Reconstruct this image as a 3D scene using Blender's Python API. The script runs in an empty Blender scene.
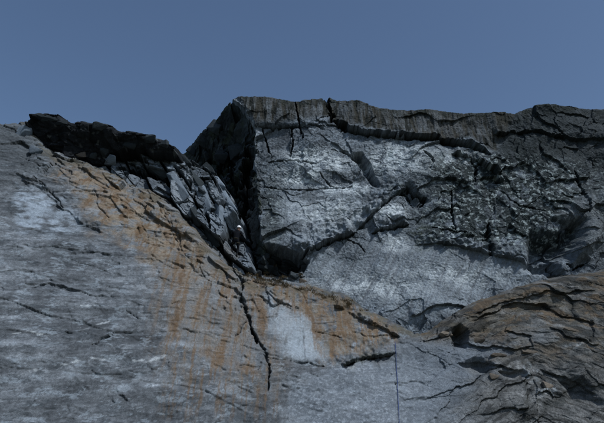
import bpy, bmesh, math, random
import numpy as np
from mathutils import Vector, Matrix

# ------------------------------------------------------------------ camera, sky, sun, exposure
scn = bpy.context.scene
COL = scn.collection
PITCH = math.radians(25.0)
CAMZ = 1.6
FPX, CU, CV = 600.0, 302.0, 211.5          # focal length and centre in photograph pixels (604 x 423)
cam_d = bpy.data.cameras.new('camera')
cam_d.sensor_width = 36.0
cam_d.lens = 36.0 * FPX / 604.0
cam_d.clip_end = 6000.0
cam = bpy.data.objects.new('camera', cam_d)
COL.objects.link(cam)
cam.location = (0, 0, CAMZ)
cam.rotation_euler = (math.pi / 2 + PITCH, 0, 0)
scn.camera = cam

SUN_AZ, SUN_EL = math.radians(134), math.radians(50)   # azimuth from +Y towards +X
world = bpy.data.worlds.new('World')
scn.world = world
world.use_nodes = True
wn = world.node_tree
wn.nodes.clear()
sky = wn.nodes.new('ShaderNodeTexSky')
sky.sky_type = 'NISHITA'
sky.sun_disc = False
sky.sun_elevation = SUN_EL
sky.sun_rotation = SUN_AZ
sky.air_density = 1.1
sky.dust_density = 1.0
sky.ozone_density = 3.5
bg = wn.nodes.new('ShaderNodeBackground')
bg.inputs['Strength'].default_value = 0.08
wo = wn.nodes.new('ShaderNodeOutputWorld')
wn.links.new(sky.outputs[0], bg.inputs[0])
wn.links.new(bg.outputs[0], wo.inputs[0])

sd = bpy.data.lights.new('sun', 'SUN')
sd.energy = 2.6
sd.angle = math.radians(2.5)
sd.color = (0.96, 0.98, 1.0)
sun = bpy.data.objects.new('sun', sd)
COL.objects.link(sun)
to_sun = Vector((math.sin(SUN_AZ) * math.cos(SUN_EL), math.cos(SUN_AZ) * math.cos(SUN_EL), math.sin(SUN_EL)))
sun.rotation_euler = to_sun.to_track_quat('Z', 'Y').to_euler()
sun.location = (10, -10, 40)

scn.view_settings.view_transform = 'Standard'
scn.view_settings.look = 'None'
scn.view_settings.gamma = 1.0
scn.view_settings.exposure = 0.3
scn.view_settings.use_curve_mapping = False

# ------------------------------------------------------------------ numeric helpers
F32 = np.float32
cp, sp = math.cos(PITCH), math.sin(PITCH)

def project(x, y, z):
    d = y * cp + (z - CAMZ) * sp
    up = -y * sp + (z - CAMZ) * cp
    return (CU + FPX * x / d).astype(F32), (CV - FPX * up / d).astype(F32)

def ray(u, v):
    a, b = (u - CU) / FPX, (CV - v) / FPX
    return a, cp - b * sp, sp + b * cp      # direction x, y, z

def hit(u, v, base, n=25):
    """point of the sight line through photograph pixel (u, v) on the surface y = base(x, z)"""
    rx, ry, rz = ray(u, v)
    y = 29.0
    for _ in range(n):
        t = y / ry
        y = 0.5 * y + 0.5 * float(base(np.float64(rx * t), np.float64(CAMZ + rz * t)))
    t = y / ry
    return rx * t, y, CAMZ + rz * t

def smooth(a, b, x):
    t = np.clip((x - a) / (b - a), 0, 1)
    return t * t * (3 - 2 * t)

def _hash(ix, iz, seed):
    h = (ix.astype(np.int64) * 374761393 + iz.astype(np.int64) * 668265263 + seed * 1442695041) & 0xffffffff
    h = ((h ^ (h >> 13)) * 1274126177) & 0xffffffff
    h = ((h ^ (h >> 16)) * 2246822519) & 0xffffffff
    return (h ^ (h >> 15)) & 0xffffffff

_rs = np.random.RandomState(7)
GT = 256
GA = _rs.rand(64, GT, GT).astype(F32)[:1] if False else None
PERM = _rs.permutation(65536).astype(np.int32)
ANG = (_rs.rand(65536) * 2 * math.pi)
GX, GZ = np.cos(ANG).astype(F32), np.sin(ANG).astype(F32)
RND = _rs.rand(65536).astype(F32)

def cellid(ix, iz, seed):
    return PERM[(PERM[(ix + seed * 7919) & 65535] + iz * 31 + seed * 131) & 65535]

def perlin(x, z, seed=0):
    x = np.asarray(x, F32); z = np.asarray(z, F32)
    fx, fz = np.floor(x), np.floor(z)
    ix, iz = fx.astype(np.int32), fz.astype(np.int32)
    dx, dz = x - fx, z - fz
    ux = dx * dx * dx * (dx * (dx * 6 - 15) + 10)
    uz = dz * dz * dz * (dz * (dz * 6 - 15) + 10)
    def g(i, j):
        k = cellid(ix + i, iz + j, seed)
        return GX[k] * (dx - i) + GZ[k] * (dz - j)
    a = g(0, 0); a = a + ux * (g(1, 0) - a)
    b = g(0, 1); b = b + ux * (g(1, 1) - b)
    return (a + uz * (b - a)) * 1.5

def fbm(x, z, seed=0, octv=4, gain=0.5, lac=2.03):
    s = 0; amp = 1.0
    for o in range(octv):
        s = s + amp * perlin(x, z, seed + o * 17)
        x = x * lac + 3.7; z = z * lac - 1.3; amp *= gain
    return s

def ridged(x, z, seed=0, octv=3, gain=0.5):
    s = 0; amp = 1.0
    for o in range(octv):
        s = s + amp * (1 - 2 * np.abs(perlin(x, z, seed + o * 13)))
        x = x * 2.07 + 1.9; z = z * 2.07 + 5.1; amp *= gain
    return s

def rot(x, z, deg):
    c, s = math.cos(math.radians(deg)), math.sin(math.radians(deg))
    return x * c + z * s, -x * s + z * c

def facets(x, z, sx, sz, deg=0, seed=0, tilt=1.0, off=1.0):
    """angular broken rock: every Voronoi cell is a plane of its own height and tilt; returns relief (about -1..1) and joint distance"""
    a, b = rot(x, z, deg)
    a = (a / sx).astype(F32); b = (b / sz).astype(F32)
    fa, fb = np.floor(a).astype(np.int32), np.floor(b).astype(np.int32)
    f1 = np.full(a.shape, 9, F32); f2 = f1.copy()
    rel = np.zeros(a.shape, F32); rid = np.zeros(a.shape, F32)
    for i in (-1, 0, 1):
        for j in (-1, 0, 1):
            k = cellid(fa + i, fb + j, seed)
            da = a - (fa + i + RND[k]); db = b - (fb + j + RND[(k + 777) & 65535])
            d = da * da + db * db
            near = d < f1
            f2 = np.where(near, f1, np.minimum(f2, d))
            val = off * (RND[(k + 1555) & 65535] * 2 - 1) + tilt * (GX[k] * da + GZ[k] * db)
            rel = np.where(near, val, rel)
            rid = np.where(near, RND[(k + 3111) & 65535], rid)
            f1 = np.where(near, d, f1)
    return rel, np.sqrt(f2) - np.sqrt(f1), rid

def polydist(U, V, pts):
    """distance in photograph pixels to a polyline; also which side (positive = above it in the picture) and progress 0..1"""
    best = np.full(U.shape, 1e9, F32); side = np.zeros(U.shape, F32); prog = np.zeros(U.shape, F32)
    n = len(pts) - 1
    for i in range(n):
        (x0, y0), (x1, y1) = pts[i], pts[i + 1]
        dx, dy = x1 - x0, y1 - y0
        L2 = dx * dx + dy * dy + 1e-9
        t = np.clip(((U - x0) * dx + (V - y0) * dy) / L2, 0, 1)
        ex, ey = U - (x0 + t * dx), V - (y0 + t * dy)
        d = np.sqrt(ex * ex + ey * ey)
        m = d < best
        best = np.where(m, d, best)
        sg = (ey * dx - ex * dy) / math.sqrt(L2)
        if dx < 0: sg = -sg
        side = np.where(m, -sg, side)
        prog = np.where(m, (i + t) / n, prog)
    return best, side, prog

def local(fn, U, V, pts, margin):
    """run fn(U, V) only inside the bounding box of pts and add the result there"""
    us = [p[0] for p in pts]; vs = [p[1] for p in pts]
    m = (U > min(us) - margin) & (U < max(us) + margin) & (V > min(vs) - margin) & (V < max(vs) + margin)
    out = np.zeros(U.shape, F32)
    if m.any():
        out[m] = fn(U[m], V[m])
    return out

def crack(U, V, pts, w, depth, taper=True):
    def f(u, v):
        d, s, p = polydist(u, v, pts)
        ww = w * (0.25 + 0.6 * np.sqrt(np.clip(4 * p * (1 - p), 0, 1))) if taper else w
        ww = ww * np.clip(0.75 + 0.9 * perlin(u / 5, v / 5, 901) + 0.6 * perlin(u / 2, v / 2, 902), 0.12, 1.6) + 0.05
        return depth * (1 - smooth(0.25, 1.0, d / ww))
    return local(f, U, V, pts, w * 2 + 2)

def ledge(U, V, pts, h, L, below=0.0, vary=1.0):
    """rock above the line stands proud by h (fading over L pixels upwards), cut in by `below` just under it"""
    def f(u, v):
        d, s, p = polydist(u, v, pts)
        e = smooth(0, 0.10, p) * (1 - smooth(0.90, 1.0, p))
        up = np.where(s > 0, np.exp(-d / L), 0)
        dn = np.where(s <= 0, np.exp(-d / (0.25 * L + 1)), 0)
        e = e * np.clip(0.75 + vary * (0.9 * perlin(u / 11, v / 11, 905) + 0.5 * perlin(u / 4, v / 4, 906)), 0.05, 1.5)
        return e * (-h * up + below * dn)
    return local(f, U, V, pts, L * 4)

def blob(U, V, cu, cv, ru, rv, deg=0):
    def f(u, v):
        a, b = rot(u - cu, v - cv, deg)
        return np.exp(-((a / ru) ** 2 + (b / rv) ** 2) * 1.4)
    r = max(ru, rv) * 1.9
    return local(f, U, V, [(cu - r, cv - r), (cu + r, cv + r)], 0)

def inpoly(U, V, pts, soft=3.0):
    def f(u, v):
        ins = np.zeros(u.shape, bool)
        n = len(pts)
        for i in range(n):
            (x0, y0), (x1, y1) = pts[i], pts[(i + 1) % n]
            if y0 == y1: continue
            c = ((y0 > v) != (y1 > v)) & (u < (x1 - x0) * (v - y0) / (y1 - y0) + x0)
            ins ^= c
        d = polydist(u, v, pts + [pts[0]])[0]
        sdv = np.where(ins, d, -d)
        return smooth(-soft, soft, sdv)
    return local(f, U, V, pts, soft + 1)

# ------------------------------------------------------------------ common grid of the rock faces (x along the face, z up)
STEP = 0.036
xs = np.concatenate([np.arange(-32, -18.6, 0.3), np.arange(-18.6, 18.6, STEP), np.arange(18.6, 32.1, 0.3)])
zs = np.concatenate([np.arange(-0.8, 3.3, 0.16), np.arange(3.3, 28.6, STEP)])
X, Z = np.meshgrid(xs.astype(F32), zs.astype(F32))
NZ, NX = X.shape

def skyline(px, base):
    """edge height as a function of x, from the photograph's outline laid on the surface base(x, z)"""
    P = [hit(u, v, base) for u, v in px]
    P.sort()
    return np.interp(xs, [p[0] for p in P], [p[2] for p in P]).astype(F32)[None, :]

def edge_x(px, base):
    """upright edge x as a function of z"""
    P = [hit(u, v, base) for u, v in px]
    P.sort(key=lambda p: p[2])
    return np.interp(zs, [p[2] for p in P], [p[0] for p in P]).astype(F32)[:, None]

bA = lambda x, z: 30.0 + 0.10 * (z - 10)
bB = lambda x, z: 22.25 + 0.393 * x + 0.565 * z
bC = lambda x, z: 29.0 + 0.25 * (z - 16) + 0.25 * (x + 7)
bD = lambda x, z: 28.0 + 0.45 * (z - 7) - 0.15 * (x - 8)
bE = lambda x, z: 27.5 + 0.22 * (x + 10)

HA = skyline([(200, 99), (235, 98), (262, 99), (285, 101), (300, 101), (326, 98), (345, 99), (362, 103), (380, 107), (430, 111),
              (480, 114), (515, 114), (526, 109), (537, 106), (555, 104), (590, 107), (640, 108), (800, 112)], bA)
EA = edge_x([(232, 98), (246, 112), (255, 128), (256, 165), (258, 200), (262, 240), (263, 278), (264, 330)], bA)
bF = lambda x, z: bA(x, z) + 1.5 * (np.interp(z, zs, EA[:, 0]) - x)
HB = skyline([(-300, 160), (-120, 150), (-40, 132), (10, 124), (24, 120), (31, 124), (36, 140), (46, 154), (70, 158), (96, 168), (122, 180),
              (150, 196), (174, 213), (190, 232), (205, 252), (222, 272), (248, 283), (300, 289), (330, 298), (360, 309), (400, 330), (430, 344), (470, 358),
              (520, 376), (600, 400), (760, 450)], bB)
HC = skyline([(40, 150), (60, 138), (110, 138), (165, 147), (182, 160), (200, 168), (214, 177), (226, 196), (241, 226), (253, 272), (260, 300)], bC)
HD = skyline([(340, 372), (380, 354), (415, 342), (440, 330), (460, 318), (480, 308), (500, 300), (540, 289), (575, 281), (600, 276), (660, 270), (800, 258)], bD)
HE = skyline([(20, 130), (27, 121), (32, 116.5), (45, 115), (58, 117), (64, 122), (90, 123), (105, 126), (120, 131), (150, 136), (163, 140), (170, 146), (178, 150)], bE)
LE = skyline([(20, 128), (27, 124), (32, 128), (42, 148), (55, 152), (75, 152), (98, 152), (112, 143), (130, 142), (150, 147), (165, 149), (178, 152)], bE)
HF = skyline([(90, 165), (150, 152), (165, 150), (180, 147), (190, 142), (200, 130), (206, 127), (212, 122), (222, 110), (231, 103), (245, 101)], bF)
HF = np.minimum(HF, HA - 0.15)

def warp(U, V, amp, sc, seed):
    return U + amp * fbm(X / sc, Z / sc, seed, 3), V + amp * fbm(X / sc, Z / sc, seed + 50, 3)

def crest(y, H, slope, jag, seed, soft=0.5):
    """rock rolls back above its top edge"""
    Hj = H + jag * fbm(X / 1.3, X * 0 + seed, seed, 4) + 0.35 * jag * facets(X, Z * 0.2, 0.8, 3.0, 0, seed + 3)[0]
    o = np.maximum(Z - Hj + soft * 0.3, 0)
    return y + slope * np.where(o < soft, o * o / (2 * soft), o - soft / 2), Z - Hj

def mix(c, col, m):
    return c + (np.array(col, F32)[None, None, :] - c) * np.clip(m, 0, 1)[..., None]

# ================================================================== relief and colour of each rock face, some light and shade painted in
GREY = (0.180, 0.195, 0.215)
PALE = (0.66, 0.67, 0.67)
DARK = (0.060, 0.064, 0.066)
LICH = (0.022, 0.025, 0.024)
RUST = (0.205, 0.139, 0.090)
OCHR = (0.30, 0.215, 0.125)
BROWN = (0.112, 0.092, 0.070)
MOSS = (0.050, 0.058, 0.036)

def base_colour(seed, c0=GREY, var=0.22):
    n = fbm(X / 2.2, Z / 1.6, seed, 5, 0.6)
    n2 = fbm(X / 0.22, Z / 0.22, seed + 9, 3, 0.7)
    n3 = fbm(X / 0.75 + 0.6 * n, Z / 0.5 + 0.6 * n2, seed + 19, 4, 0.7)
    k = np.exp(1.25 * var * n + 0.24 * n2 + 0.26 * n3)
    return (np.array(c0, F32)[None, None, :] * k[..., None]).astype(F32)

SC = 0.0525        # metres per photograph pixel at the wall, only used to turn crack sizes into metres

def face_A():
    y = bA(X, Z) + 0 * X
    y0 = y.copy()
    U, V = project(X, y, Z)
    U0, V0 = warp(U, V, 0.9, 1.6, 10)
    U, V = warp(U, V, 2.2, 0.9, 11)
    rough = np.full(X.shape, 0.55, F32)
    rough += 0.05 * smooth(405, 460, U) * (1 - smooth(232, 258, V)) * smooth(150, 172, V)
    rough += 0.35 * smooth(170, 150, V) * 0
    lowslab = inpoly(U, V, [(300, 262), (345, 242), (410, 238), (470, 246), (530, 262), (560, 275), (540, 300), (460, 318), (380, 322), (310, 300)], 8)
    panel = inpoly(U, V, [(262, 128), (290, 127), (291, 155), (272, 160), (262, 150)], 2)
    midslab = inpoly(U, V, [(300, 195), (350, 188), (385, 205), (355, 232), (315, 250), (285, 245), (280, 210)], 8)
    capm = inpoly(U, V, [(232, 90), (330, 90), (520, 105), (495, 150), (470, 141), (400, 135), (345, 128), (330, 118), (255, 127)], 3)
    rough *= (1 - 0.8 * capm)
    rough *= (1 - 0.8 * lowslab) * (1 - 0.8 * panel) * (1 - 0.6 * midslab)
    y += 0.35 * fbm(X / 5, Z / 4, 1, 3)
    r1, j1, _ = facets(X + 0.3 * perlin(X, Z, 5), Z + 0.3 * perlin(X, Z, 6), 3.4, 2.2, 25, 2, 1.1, 0.45)
    r2, j2, id2 = facets(X + 0.15 * perlin(X * 2, Z * 2, 7), Z + 0.15 * perlin(X * 2, Z * 2, 8), 1.5, 0.9, -35, 3, 1.3, 0.4)
    r3, j3, id3 = facets(X, Z, 0.55, 0.32, -40, 4, 1.3, 0.45)
    r4, j4, _ = facets(X, Z, 0.2, 0.13, 30, 14)
    y += 0.36 * r1 * (0.4 + 0.6 * rough) * (1 - 0.75 * lowslab) + rough * (0.17 * r2 + 0.045 * r3 + 0.010 * r4)
    y += rough * 0.04 * (1 - smooth(0, 0.06, j2)) * smooth(0.3, 0.6, id2)
    # diagonal scour lines of the smooth lower slab
    a, b = rot(X, Z, 62)
    st = fbm(b / 0.28, a / 3.0, 21, 3, 0.6)
    y += lowslab * 0.055 * st
    a2, b2 = rot(X + 0.3 * perlin(X / 1.5, Z / 1.5, 22), Z, 52)
    sh = fbm(b2 / 0.20, a2 / 2.2, 23, 4, 0.65)
    y += 0.028 * sh * (1 - lowslab) * (1 - capm)
    # cap band: a proud course of rock over a dark groove
    groove = [(326, 97), (330, 110), (333, 122), (345, 130), (370, 134.5), (400, 137), (440, 138), (462, 142), (478, 148), (492, 156)]
    y += ledge(U0, V0, groove[2:], 0.42, 26, 0.45, 0.25)
    y += crack(U, V, groove[:4], 3.2, 1.1, False) + crack(U, V, groove[2:], 3.0, 0.9)
    y += inpoly(U, V, [(232, 92), (330, 92), (332, 122), (326, 128), (255, 127), (246, 112)], 2) * -0.25
    aa = fbm(X / 0.35, Z / 2.4, 31, 3, 0.6)
    capm = inpoly(U, V, [(232, 90), (330, 90), (520, 105), (495, 150), (470, 141), (400, 135), (345, 128), (330, 118), (255, 127)], 3)
    y += capm * 0.055 * aa
    # right-hand shoulder of the top
    y += ledge(U, V, [(490, 138), (510, 132), (535, 130), (570, 138), (600, 140), (660, 140)], 0.3, 14, 0.2, 0.6)
    y += ledge(U, V, [(450, 152), (475, 160), (492, 172), (500, 185)], 0.5, 10, 0.4)
    cr = [([(295, 101), (298, 118), (303, 140)], 2.4, 0.7), ([(292, 127), (293, 142), (290, 156)], 3.0, 0.8),
          ([(252, 127), (275, 128), (330, 128)], 1.5, 0.5), ([(262, 128), (266, 140), (272, 158)], 1.5, 0.5),
          ([(288, 160), (300, 162), (316, 164)], 1.6, 0.5), ([(268, 162), (288, 161)], 1.4, 0.4),
          ([(258, 186), (285, 188), (318, 187), (352, 186)], 1.5, 0.45), ([(320, 172), (330, 184), (345, 187)], 1.3, 0.4),
          ([(408, 186), (396, 196), (386, 204), (374, 214), (362, 226), (356, 232)], 1.8, 0.5),
          ([(357, 232), (345, 237), (335, 240), (322, 247), (306, 254), (300, 262)], 3.0, 0.9),
          ([(372, 233), (385, 229), (398, 226), (409, 223)], 2.8, 0.8), ([(346, 238), (358, 244), (366, 251)], 1.6, 0.5),
          ([(407, 185), (414, 194), (426, 198)], 3.0, 0.8), ([(426, 197), (424, 203), (421, 206)], 2.6, 0.8),
          ([(405, 190), (411, 198), (414, 207)], 3.0, 0.7), ([(432, 228), (450, 233), (470, 236)], 1.6, 0.5),
          ([(424, 150), (432, 158), (434, 164)], 2.2, 0.7), ([(470, 160), (476, 170), (474, 182)], 2.2, 0.7),
          ([(452, 190), (452, 214), (455, 232)], 2.0, 0.6), ([(488, 224), (486, 240), (492, 258)], 4.5, 0.6),
          ([(500, 190), (520, 205), (545, 210)], 2.0, 0.6), ([(575, 170), (584, 190), (586, 215)], 3.0, 0.8),
          ([(300, 262), (292, 268), (284, 272)], 3.0, 0.8), ([(330, 150), (345, 152), (353, 156)], 1.0, 0.3),
          ([(566, 263), (575, 268), (588, 262)], 2.2, 0.6), ([(553, 262), (560, 272), (568, 282)], 2.4, 0.7)]
    U1, V1 = warp(*project(X, y0, Z), 0.9, 0.5, 12)
    for p, w, d in cr:
        y += crack(U1, V1, p, w * 0.8, d)
    # open flake scar and the prow under the diagonal crack
    y += 1.0 * inpoly(U, V, [(353, 156), (361, 154), (368, 162), (372, 172), (379, 187), (375, 186), (366, 172), (357, 163)], 3.2)
    y += 0.6 * inpoly(U1, V1, [(402, 190), (409, 185), (417, 195), (424, 200), (416, 207), (405, 200)], 5)
    y += ledge(U1, V1, [(358, 231), (375, 214), (390, 201), (407, 185)], 0.35, 16, 0.1)
    y += ledge(U1, V1, [(300, 261), (322, 247), (357, 232)], 0.5, 18, 0.2)
    y += ledge(U1, V1, [(372, 233), (392, 227), (409, 223)], 0.45, 10, 0.2)
    y += ledge(U, V, [(290, 128), (292, 160)], 0.2, 8)
    # shadowed recess at the right with a leaning slab beside it
    y += 1.3 * inpoly(U, V, [(534, 236), (545, 238), (560, 236), (574, 226), (582, 224), (570, 252), (556, 258), (548, 263), (528, 266), (530, 252)], 9)
    y += -0.5 * inpoly(U, V, [(552, 218), (575, 203), (590, 196), (600, 230), (588, 258), (573, 262), (570, 250), (580, 228)], 6)
    y += 0.9 * inpoly(U, V, [(532, 262), (556, 262), (566, 280), (556, 282), (545, 270), (535, 272)], 4)
    y += ledge(U, V, [(408, 318), (425, 311), (445, 307), (470, 306)], 0.25, 9, 0.2, 0.3)
    y += ledge(U, V, [(415, 246), (440, 243), (470, 250), (500, 257), (532, 266)], 0.35, 20, 0.05)
    # broken ground at the foot of the corner
    foot = inpoly(U, V, [(256, 255), (280, 256), (305, 266), (302, 276), (280, 280), (262, 276)], 4)
    y += foot * (0.3 * r3 + 0.4 * r2) + 1.7 * inpoly(U1, V1, [(250, 240), (262, 246), (282, 251), (307, 263), (302, 271), (286, 277), (268, 279), (250, 276)], 3)
    y += 0.02 * fbm(X / 0.12, Z / 0.12, 41, 2)
    # arete on the left: the face turns away
    ed = EA + 0.10 * fbm(Z / 1.1, Z * 0 + 2, 61, 3)
    y += np.maximum(ed - X, 0) * 7.0
    y, over = crest(y, HA, 4.5, 0.05, 71)
    # natural colours, with some light and shade painted in
    c = base_colour(81)
    c = c * np.exp(0.30 * sh * (1 - 0.6 * lowslab))[..., None]
    c = mix(c, (0.30, 0.315, 0.33), 0.75 * lowslab * (0.6 + 0.5 * st))  # paler tone stands in for light on the more upward-facing slab
    c = mix(c, (0.13, 0.135, 0.145), 0.6 * panel)
    c = mix(c, (0.28, 0.295, 0.315), 0.6 * midslab)
    sp_ = fbm(X / 0.5 + 0.3 * sh, Z / 0.35, 83, 5, 0.72)
    pale = (blob(U, V, 303, 157, 22, 8) + blob(U, V, 392, 158, 34, 15, -10) + blob(U, V, 298, 176, 26, 9) + blob(U, V, 345, 188, 26, 6) + 0.9 * blob(U, V, 428, 166, 30, 10)
            + blob(U, V, 390, 212, 20, 8) + 0.5 * blob(U, V, 268, 240, 10, 24) + 0.9 * blob(U, V, 450, 160, 26, 12) + 0.7 * blob(U, V, 330, 162, 26, 12) + 0.6 * blob(U, V, 395, 243, 16, 12)
            + 0.9 * blob(U, V, 252, 140, 5, 28) + 0.6 * blob(U, V, 325, 212, 40, 18) + 0.6 * blob(U, V, 370, 285, 60, 14, 5) + 0.5 * blob(U, V, 460, 275, 60, 12, 5))  # first blob here paints the lit strip along the arete
    pk = np.clip(pale, 0, 1)
    c = mix(c, PALE, np.clip(pale * 1.35, 0, 1) * smooth(-0.55, 0.3, sp_))
    rightm = np.maximum(smooth(398, 450, U), 0.8 * blob(U, V, 272, 215, 14, 50)) * smooth(140, 165, V) * (1 - smooth(238, 262, V))
    vein = 1 - smooth(0.0, 0.10, np.abs(fbm(X / 1.3 + 0.5 * sp_, Z / 0.9, 86, 3, 0.6)))
    c = mix(c, (0.36, 0.38, 0.40), 0.55 * vein * (1 - rightm) * (1 - lowslab) * smooth(-0.1, 0.5, fbm(X / 2.5, Z / 2, 84, 2)))
    c = mix(c, (0.055, 0.06, 0.066), 0.75 * smooth(0.15, 0.55, fbm(X / 1.6 + 0.4 * sp_, Z / 1.1, 88, 5, 0.68)) * (1 - 0.8 * lowslab) * (1 - 0.85 * pk))
    lich = rightm * smooth(-1.0, -0.1, fbm(X / 1.1, Z / 0.9, 85, 5, 0.65))
    c = mix(c, (0.028, 0.034, 0.032), 0.92 * lich)
    spots = rightm * smooth(0.27, 0.6, fbm(X / 0.30, Z / 0.24, 87, 4, 0.7) + 0.25 * (blob(U, V, 540, 160, 25, 12) + blob(U, V, 545, 190, 18, 10) + blob(U, V, 470, 195, 22, 12) + blob(U, V, 510, 240, 12, 8)))
    c = mix(c, (0.40, 0.43, 0.42), spots * 0.85)
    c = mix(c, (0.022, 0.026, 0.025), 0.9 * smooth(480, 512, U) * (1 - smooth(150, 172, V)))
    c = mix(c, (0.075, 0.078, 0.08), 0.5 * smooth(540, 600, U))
    c = mix(c, (0.052, 0.047, 0.038), capm * (0.65 + 0.35 * smooth(-0.2, 0.5, aa)))
    c = mix(c, (0.024, 0.025, 0.022), capm * smooth(0.1, 0.6, fbm(X / 0.3, Z / 1.5, 89, 4, 0.6)))
    c = mix(c, (0.15, 0.145, 0.14), 0.7 * blob(U, V, 448, 124, 22, 9) * smooth(-0.3, 0.3, sp_))
    c = mix(c, (0.033, 0.036, 0.03), smooth(1.0, 0.0, (HA - Z)) * smooth(-0.4, 0.4, fbm(X / 0.8, Z / 0.5, 91, 3)) * 0.8)
    c = mix(c, MOSS, 0.8 * smooth(-0.2, 0.3, sp_) * (blob(U, V, 421, 236, 12, 16) + 0.8 * blob(U, V, 395, 190, 10, 8)))
    c = mix(c, (0.05, 0.055, 0.058), 0.75 * smooth(-0.2, 0.3, fbm(X / 0.5, Z / 0.7, 93, 3)) * (blob(U, V, 488, 238, 9, 22) + blob(U, V, 265, 215, 7, 40) + blob(U, V, 500, 205, 40, 20) * 0.7))
    c = mix(c, (0.17, 0.175, 0.18), 0.6 * inpoly(U, V, [(552, 218), (575, 203), (590, 196), (600, 230), (588, 258), (573, 262), (570, 250), (580, 228)], 3))
    c = mix(c, (0.035, 0.038, 0.038), 0.8 * foot * smooth(-0.4, 0.2, sp_))  # shade of the undercut painted into the foot colour
    c = mix(c, (0.16, 0.115, 0.07), 0.65 * smooth(-0.3, 0.4, sp_) * (inpoly(U, V, [(256, 278), (300, 280), (345, 294), (365, 312), (330, 306), (290, 294)], 5)))
    drip = smooth(0.15, 0.6, fbm(X / 0.22, Z / 3.5, 95, 3, 0.6))
    c = mix(c, (0.09, 0.095, 0.10), 0.45 * drip * (1 - lowslab) * (1 - capm) * (1 - 0.8 * pk))
    c = mix(c, (0.15, 0.155, 0.17), 0.7 * lowslab * smooth(0.1, 0.7, st))
    c = mix(c, (0.035, 0.038, 0.038), 0.45 * smooth(0.05, 0.0, j2) * smooth(0.5, 0.8, id2) * smooth(0.2, 0.6, rough))
    return y, over, c

def face_F():
    y = bA(X, Z) + 1.5 * np.maximum(EA - X, 0) + 4.0 * np.maximum(X - EA - 0.1, 0)
    U, V = project(X, y, Z)
    U, V = warp(U, V, 2.0, 0.8, 111)
    r1, j1, _ = facets(X, Z, 0.9, 1.6, 25, 112)
    r2, j2, i2 = facets(X, Z, 0.38, 0.55, 30, 113)
    r3, _, _ = facets(X, Z, 0.15, 0.2, 40, 114)
    y += (0.40 * r1 + 0.14 * r2 + 0.4 * fbm(X / 1.6, Z / 2.5, 115, 3)) * (0.25 + 0.75 * smooth(0.0, 1.2, HF - Z)) + 0.05 * r3
    # the corner crack
    cc = [(250, 150), (246, 180), (248, 205), (243, 218), (246, 240), (252, 262), (262, 276)]
    y += crack(U, V, cc, 7, 1.4, False)
    y += crack(U, V, [(228, 150), (232, 175), (240, 200)], 6, 1.0)
    y += crack(U, V, [(205, 150), (214, 165), (222, 172)], 4, 0.8)
    y, over = crest(y, HF, 3.0, 0.05, 116)
    c = base_colour(117, (0.040, 0.045, 0.046), 0.5)  # dark base holds growth and the shade of this left-facing side
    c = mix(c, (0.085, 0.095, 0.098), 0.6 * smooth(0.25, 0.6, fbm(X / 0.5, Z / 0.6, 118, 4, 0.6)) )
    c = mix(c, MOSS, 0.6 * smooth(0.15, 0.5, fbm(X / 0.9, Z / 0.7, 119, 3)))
    c = mix(c, (0.16, 0.165, 0.175), 0.7 * blob(U, V, 250, 235, 8, 40))  # paler streak paints the lit column beside the corner crack
    return y, over, c

def face_C():
    y = bC(X, Z) + 0 * X
    U, V = project(X, y, Z)
    U, V = warp(U, V, 1.6, 0.8, 211)
    wx, wz = X, Z
    r1, j1, i1 = facets(wx, wz, 1.9, 0.95, -56, 212, 1.5, 0.8)
    r2, j2, i2 = facets(wx, wz, 1.0, 0.5, -48, 213, 1.2, 0.7)
    r3, j3, _ = facets(X, Z, 0.22, 0.14, -40, 214)
    y += 0.40 * r1 + 0.15 * r2 + 0.04 * r3 + 0.2 * fbm(X / 2.5, Z / 2, 215, 3)
    y += 0.6 * (1 - smooth(0.02, 0.12, j1)) + 0.2 * (1 - smooth(0.02, 0.12, j2)) * smooth(0.4, 0.6, i2)
    for p, w, d in [([(118, 168), (140, 172), (160, 176), (176, 184)], 6, 1.3), ([(176, 168), (186, 180), (192, 192)], 4, 1.0),
                    ([(205, 205), (208, 220), (210, 232)], 3.5, 1.0), ([(214, 208), (216, 220)], 3, 0.8), ([(195, 178), (204, 190), (210, 200)], 3, 0.8),
                    ([(208, 172), (216, 184), (222, 196)], 3, 0.8), ([(160, 150), (168, 158), (170, 166)], 4, 0.9), ([(222, 180), (236, 200), (238, 214)], 3.5, 0.9),
                    ([(212, 236), (222, 250), (226, 262)], 3.0, 0.9), ([(125, 158), (142, 160), (150, 168)], 2.5, 0.6)]:
        y += crack(U, V, p, w, d)
    # niche where the climber stands
    y += 1.3 * inpoly(U, V, [(226, 220), (234, 214), (246, 218), (247, 244), (242, 258), (236, 258), (228, 246)], 3)
    y, over = crest(y, HC, 2.2, 0.12, 216)
    c = base_colour(217, (0.165, 0.18, 0.20), 0.45)
    c = mix(c, (0.028, 0.030, 0.030), 0.85 * (1 - smooth(0.02, 0.14, j1)))
    c = mix(c, (0.028, 0.031, 0.030), 0.9 * smooth(-0.1, 0.35, fbm(X / 0.7, Z / 0.6, 218, 4, 0.6)) * smooth(186, 160, V))  # gully's shade carried onto the upper step as dark colour
    c = mix(c, (0.03, 0.032, 0.032), 0.85 * smooth(0.0, 0.3, fbm(X / 0.8, Z / 0.5, 219, 4, 0.6)) * (inpoly(U, V, [(130, 168), (200, 160), (235, 180), (215, 190), (165, 184)], 6)))
    c = mix(c, (0.33, 0.34, 0.36), 0.6 * smooth(0.5, 0.9, i1) * smooth(0.0, 0.4, j1))
    c = mix(c, (0.14, 0.11, 0.08), 0.5 * blob(U, V, 228, 250, 12, 14))
    return y, over, c

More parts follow.
